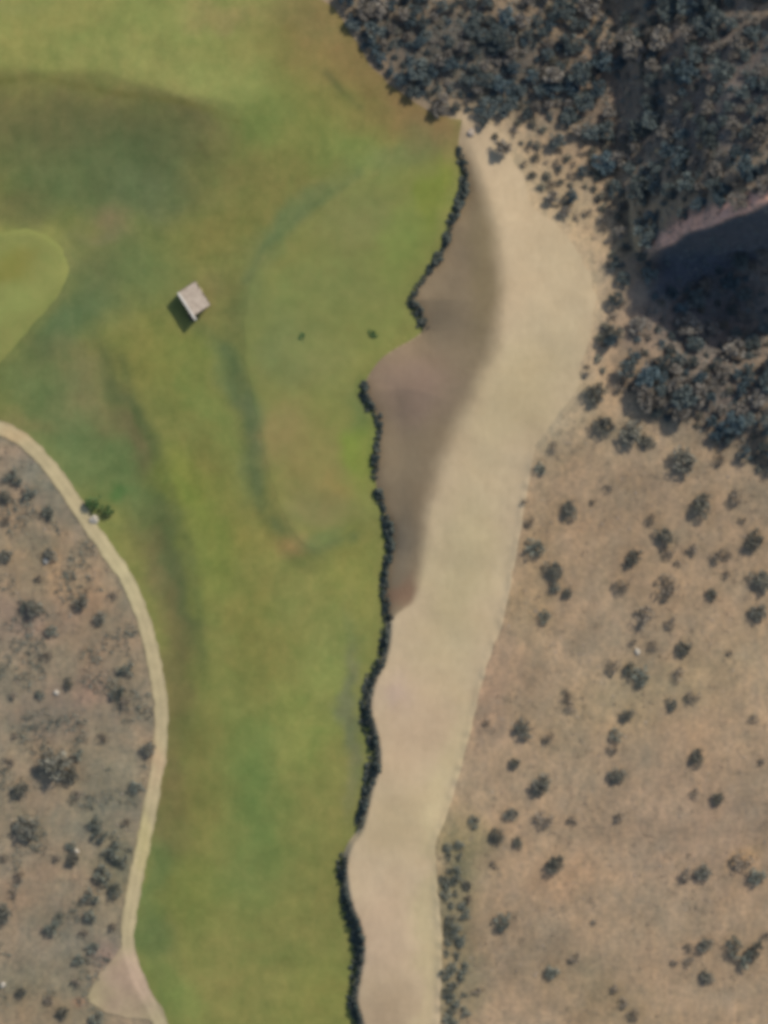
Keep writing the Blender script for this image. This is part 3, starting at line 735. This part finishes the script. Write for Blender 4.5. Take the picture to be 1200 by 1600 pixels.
def stone_mat(name, c1, c2, sc=2.5):
    m, t, b = mat_new(name, .85, .2)
    geo = N(t, 'ShaderNodeNewGeometry')
    n = noise(t, sc, 5, .65, 0, geo.outputs['Position'])
    rp = N(t, 'ShaderNodeValToRGB')
    rp.color_ramp.elements[0].position = .35; rp.color_ramp.elements[1].position = .68
    rp.color_ramp.elements[0].color = (*c1, 1); rp.color_ramp.elements[1].color = (*c2, 1)
    t.links.new(n.outputs[0], rp.inputs[0]); t.links.new(rp.outputs[0], b.inputs['Base Color'])
    return m
S_dark = stone_mat('dark basalt', (.014, .024, .022), (.058, .06, .046), .9)
S_pale = stone_mat('pale limestone', (.22, .19, .145), (.33, .29, .225))
S_brown = stone_mat('brown desert stone', (.14, .11, .085), (.3, .25, .19))

r_ = np.random.default_rng(12)
st = sample(5200, -60, 1260, 100, 1660, clumpy, seed=13)
sz = H(np.array([p[0] for p in st]), np.array([p[1] for p in st]))
me = rocks_mesh('gravel', [(p[0], p[1], z, float(r_.choice([.07, .1, .14, .2], p=[.4, .35, .2, .05]))) for p, z in zip(st, sz)], 14)
o = link('gravel', me, S_brown); o['kind'] = 'stuff'; o['label'] = 'loose brown stones strewn over the bare soil'

# ------------------------------------------------------------------ three runs of dark stone retaining wall
def wall_run(y0, y1, label, wid):
    seg = [p for p in WALL if y0 <= p[1] <= y1]
    seg = W(seg); items = []
    r = np.random.default_rng(int(y0))
    L = 0
    for i in range(len(seg) - 1):
        a, b = seg[i], seg[i + 1]
        d = b - a; ln = np.hypot(*d)
        nrm = np.array([d[1], -d[0]]) / ln      # points west
        if nrm[0] > 0: nrm = -nrm
        m = max(1, int(ln / .2 + r.uniform(0, 1)))
        for j in range(m):
            p = a + d * (j + r.uniform(0, 1)) / m
            py = 800 - p[1] / PX
            wd = np.interp(py, wid[0], wid[1]) * (.55 + .55 * vnoise(p[0], p[1], 2.2, 88))
            big = .55 + .9 * vnoise(p[0], p[1], 1.7, 89)
            if vnoise(p[0], p[1], 1.3, 90) < .04: continue
            for k in range(3):
                if r.uniform() < .25: continue
                off = wd * (k - .8 + r.uniform(-.5, .5)) * .45
                q = p + nrm * off + r.normal(0, .06, 2)
                lift = (.55, .35, .05)[k]
                items.append((q[0], q[1], lift * big * r.uniform(.5, 1.1), r.uniform(.13, .42) * big))
    it = np.array(items)
    z = H(it[:, 0], it[:, 1])
    me = rocks_mesh('stone_wall', [(a, b, zz + c, d) for (a, b, c, d), zz in zip(items, z)], int(y1), .85)
    o = link('stone_wall', me, S_dark)
    o['label'] = label; o['category'] = 'stone wall'; o['group'] = 'dark stone walls between turf and sand'
wall_run(222, 518, 'top run of rough dark stone wall, from the sand tip down to the bay', ([220, 260, 300, 340, 400, 440, 480, 520], [.8, 1.4, 1.3, 1.2, .9, .7, 1.4, 1.2]))
wall_run(592, 1300, 'longest run of rough dark stone wall, in the middle between grass and sand', ([590, 640, 700, 800, 900, 1000, 1080, 1150, 1200, 1260, 1300], [.7, 1.3, 1.0, 1.0, 1.0, 1.4, 1.5, 2.0, 1.9, 1.0, .8]))
wall_run(1330, 1760, 'lowest run of rough dark stone wall, reaching the bottom edge', ([1330, 1400, 1450, 1520, 1600], [1.1, 1.1, 1.5, 1.2, 1.3]))

# ------------------------------------------------------------------ single boulders
def boulder(px, py, rad, mat, label, seed):
    x, y, z = ground_at(px, py)
    r = np.random.default_rng(seed)
    import bmesh
    bm = bmesh.new(); bmesh.ops.create_icosphere(bm, subdivisions=3, radius=rad)
    ph = r.uniform(0, 6, 6)
    for v in bm.verts:
        c = v.co / rad
        f = 1 + .16 * math.sin(2.3 * c.x + ph[0]) + .14 * math.sin(3.1 * c.y + ph[1]) + .1 * math.sin(4.7 * c.z + ph[2] + 2 * c.x) + .05 * math.sin(9 * c.x + 7 * c.y + ph[3])
        v.co = v.co * f; v.co.z *= .6; v.co.x *= 1.15
    me = bpy.data.meshes.new('boulder'); bm.to_mesh(me); bm.free()
    o = link('boulder', me, mat, smooth=False)
    o.location = (x, y, z + rad * .18); o.rotation_euler = (0, 0, r.uniform(0, 6.28))
    o['label'] = label; o['category'] = 'boulder'
boulder(147, 813, .62, S_pale, 'pale boulder on the path edge beside two dark green bushes', 1)
boulder(72, 876, .5, S_pale, 'pale whitish boulder left of the path below its upper bend', 2)
boulder(118, 1330, .5, S_pale, 'bright pale boulder among grey scrub left of the lower path', 3)
boulder(996, 1017, .45, S_pale, 'small bright boulder between brown shrubs on the right plain', 4)
boulder(88, 1082, .4, S_pale, 'small pale boulder alone on bare soil left of the path', 5)
boulder(4, 1540, .45, S_pale, 'pale boulder at the far lower left edge', 6)
boulder(713, 1572, .35, S_pale, 'little pale boulder in scrub at the lower sand edge', 7)
boulder(735, 207, .55, S_brown, 'brown boulder at the very tip of the sand', 8)

# ------------------------------------------------------------------ small course shelter on the grass
def box_bm(bm, x0, x1, y0, y1, z0, z1, bev=.02):
    import bmesh
    r = bmesh.ops.create_cube(bm, size=1)
    for v in r['verts']:
        v.co.x = x0 + (v.co.x + .5) * (x1 - x0); v.co.y = y0 + (v.co.y + .5) * (y1 - y0); v.co.z = z0 + (v.co.z + .5) * (z1 - z0)
    if bev:
        es = set()
        for v in r['verts']: es |= set(v.link_edges)
        bmesh.ops.bevel(bm, geom=list(es), offset=bev, segments=1, affect='EDGES')
def part(name, boxes, mat, parent, bev=.02):
    import bmesh
    bm = bmesh.new()
    for b in boxes: box_bm(bm, *b, bev)
    me = bpy.data.meshes.new(name); bm.to_mesh(me); bm.free()
    return link(name, me, mat, parent)
M_plaster = stone_mat('weathered plaster', (.33, .30, .25), (.46, .42, .35), 1.5)
M_roof = stone_mat('faded brick roof', (.23, .18, .13), (.35, .285, .215), 1.2)
M_wood = stone_mat('dark stained timber', (.03, .025, .018), (.07, .055, .04), 4)
M_pad = stone_mat('worn straw coloured pad', (.3, .26, .14), (.42, .36, .2), 1.4)
sx, sy, sz_ = ground_at(294, 481)
root = bpy.data.objects.new('shelter', None); C.objects.link(root)
root.location = (sx, sy, sz_); root.rotation_euler = (0, 0, R(33)); root.scale = (.92, .92, .95)
root['label'] = 'small flat-roofed shelter with faded brown roof and long pale wall standing on the grass'; root['category'] = 'shelter'
# local x: depth (towards the upper right), local y: along the long pale wall
part('wall', [(.2, 3.3, -1.6, -1.42, -.4, 1.95), (.2, 3.3, 2.62, 2.8, -.4, 1.95), (3.12, 3.297, -1.42, 2.62, -.4, 1.95)], M_plaster, root)
part('front_wall', [(-.2, .2, .75, 2.95, -.4, 2.15), (-.2, .2, -2.5, -.55, -.4, 2.15), (-.197, .197, -.55, .75, 1.9, 2.147)], M_plaster, root)
part('roof', [(.203, 3.45, -1.75, 2.95, 1.95, 2.08)], M_roof, root)
part('fascia', [(3.45, 3.53, -1.75, 2.95, 1.92, 2.12), (.21, 3.45, 2.95, 3.03, 1.92, 2.12), (.21, 3.45, -1.83, -1.75, 1.92, 2.12)], M_wood, root)
dr = part('door', [(-.06, .02, -.54, .74, .02, 1.88)], M_wood, root)
part('handle', [(-.14, -.06, .5, .55, .95, 1.1)], M_plaster, dr, .005)
part('bench', [(-.75, -.3, -2.3, -1.0, .4, .46), (-.7, -.35, -2.2, -2.1, -.3, .4), (-.7, -.35, -1.2, -1.1, -.3, .4)], M_wood, root)
part('rear_pad', [(3.3, 4.7, .2, 2.9, -.4, .12)], M_pad, root)

print('objects', len(bpy.data.objects))
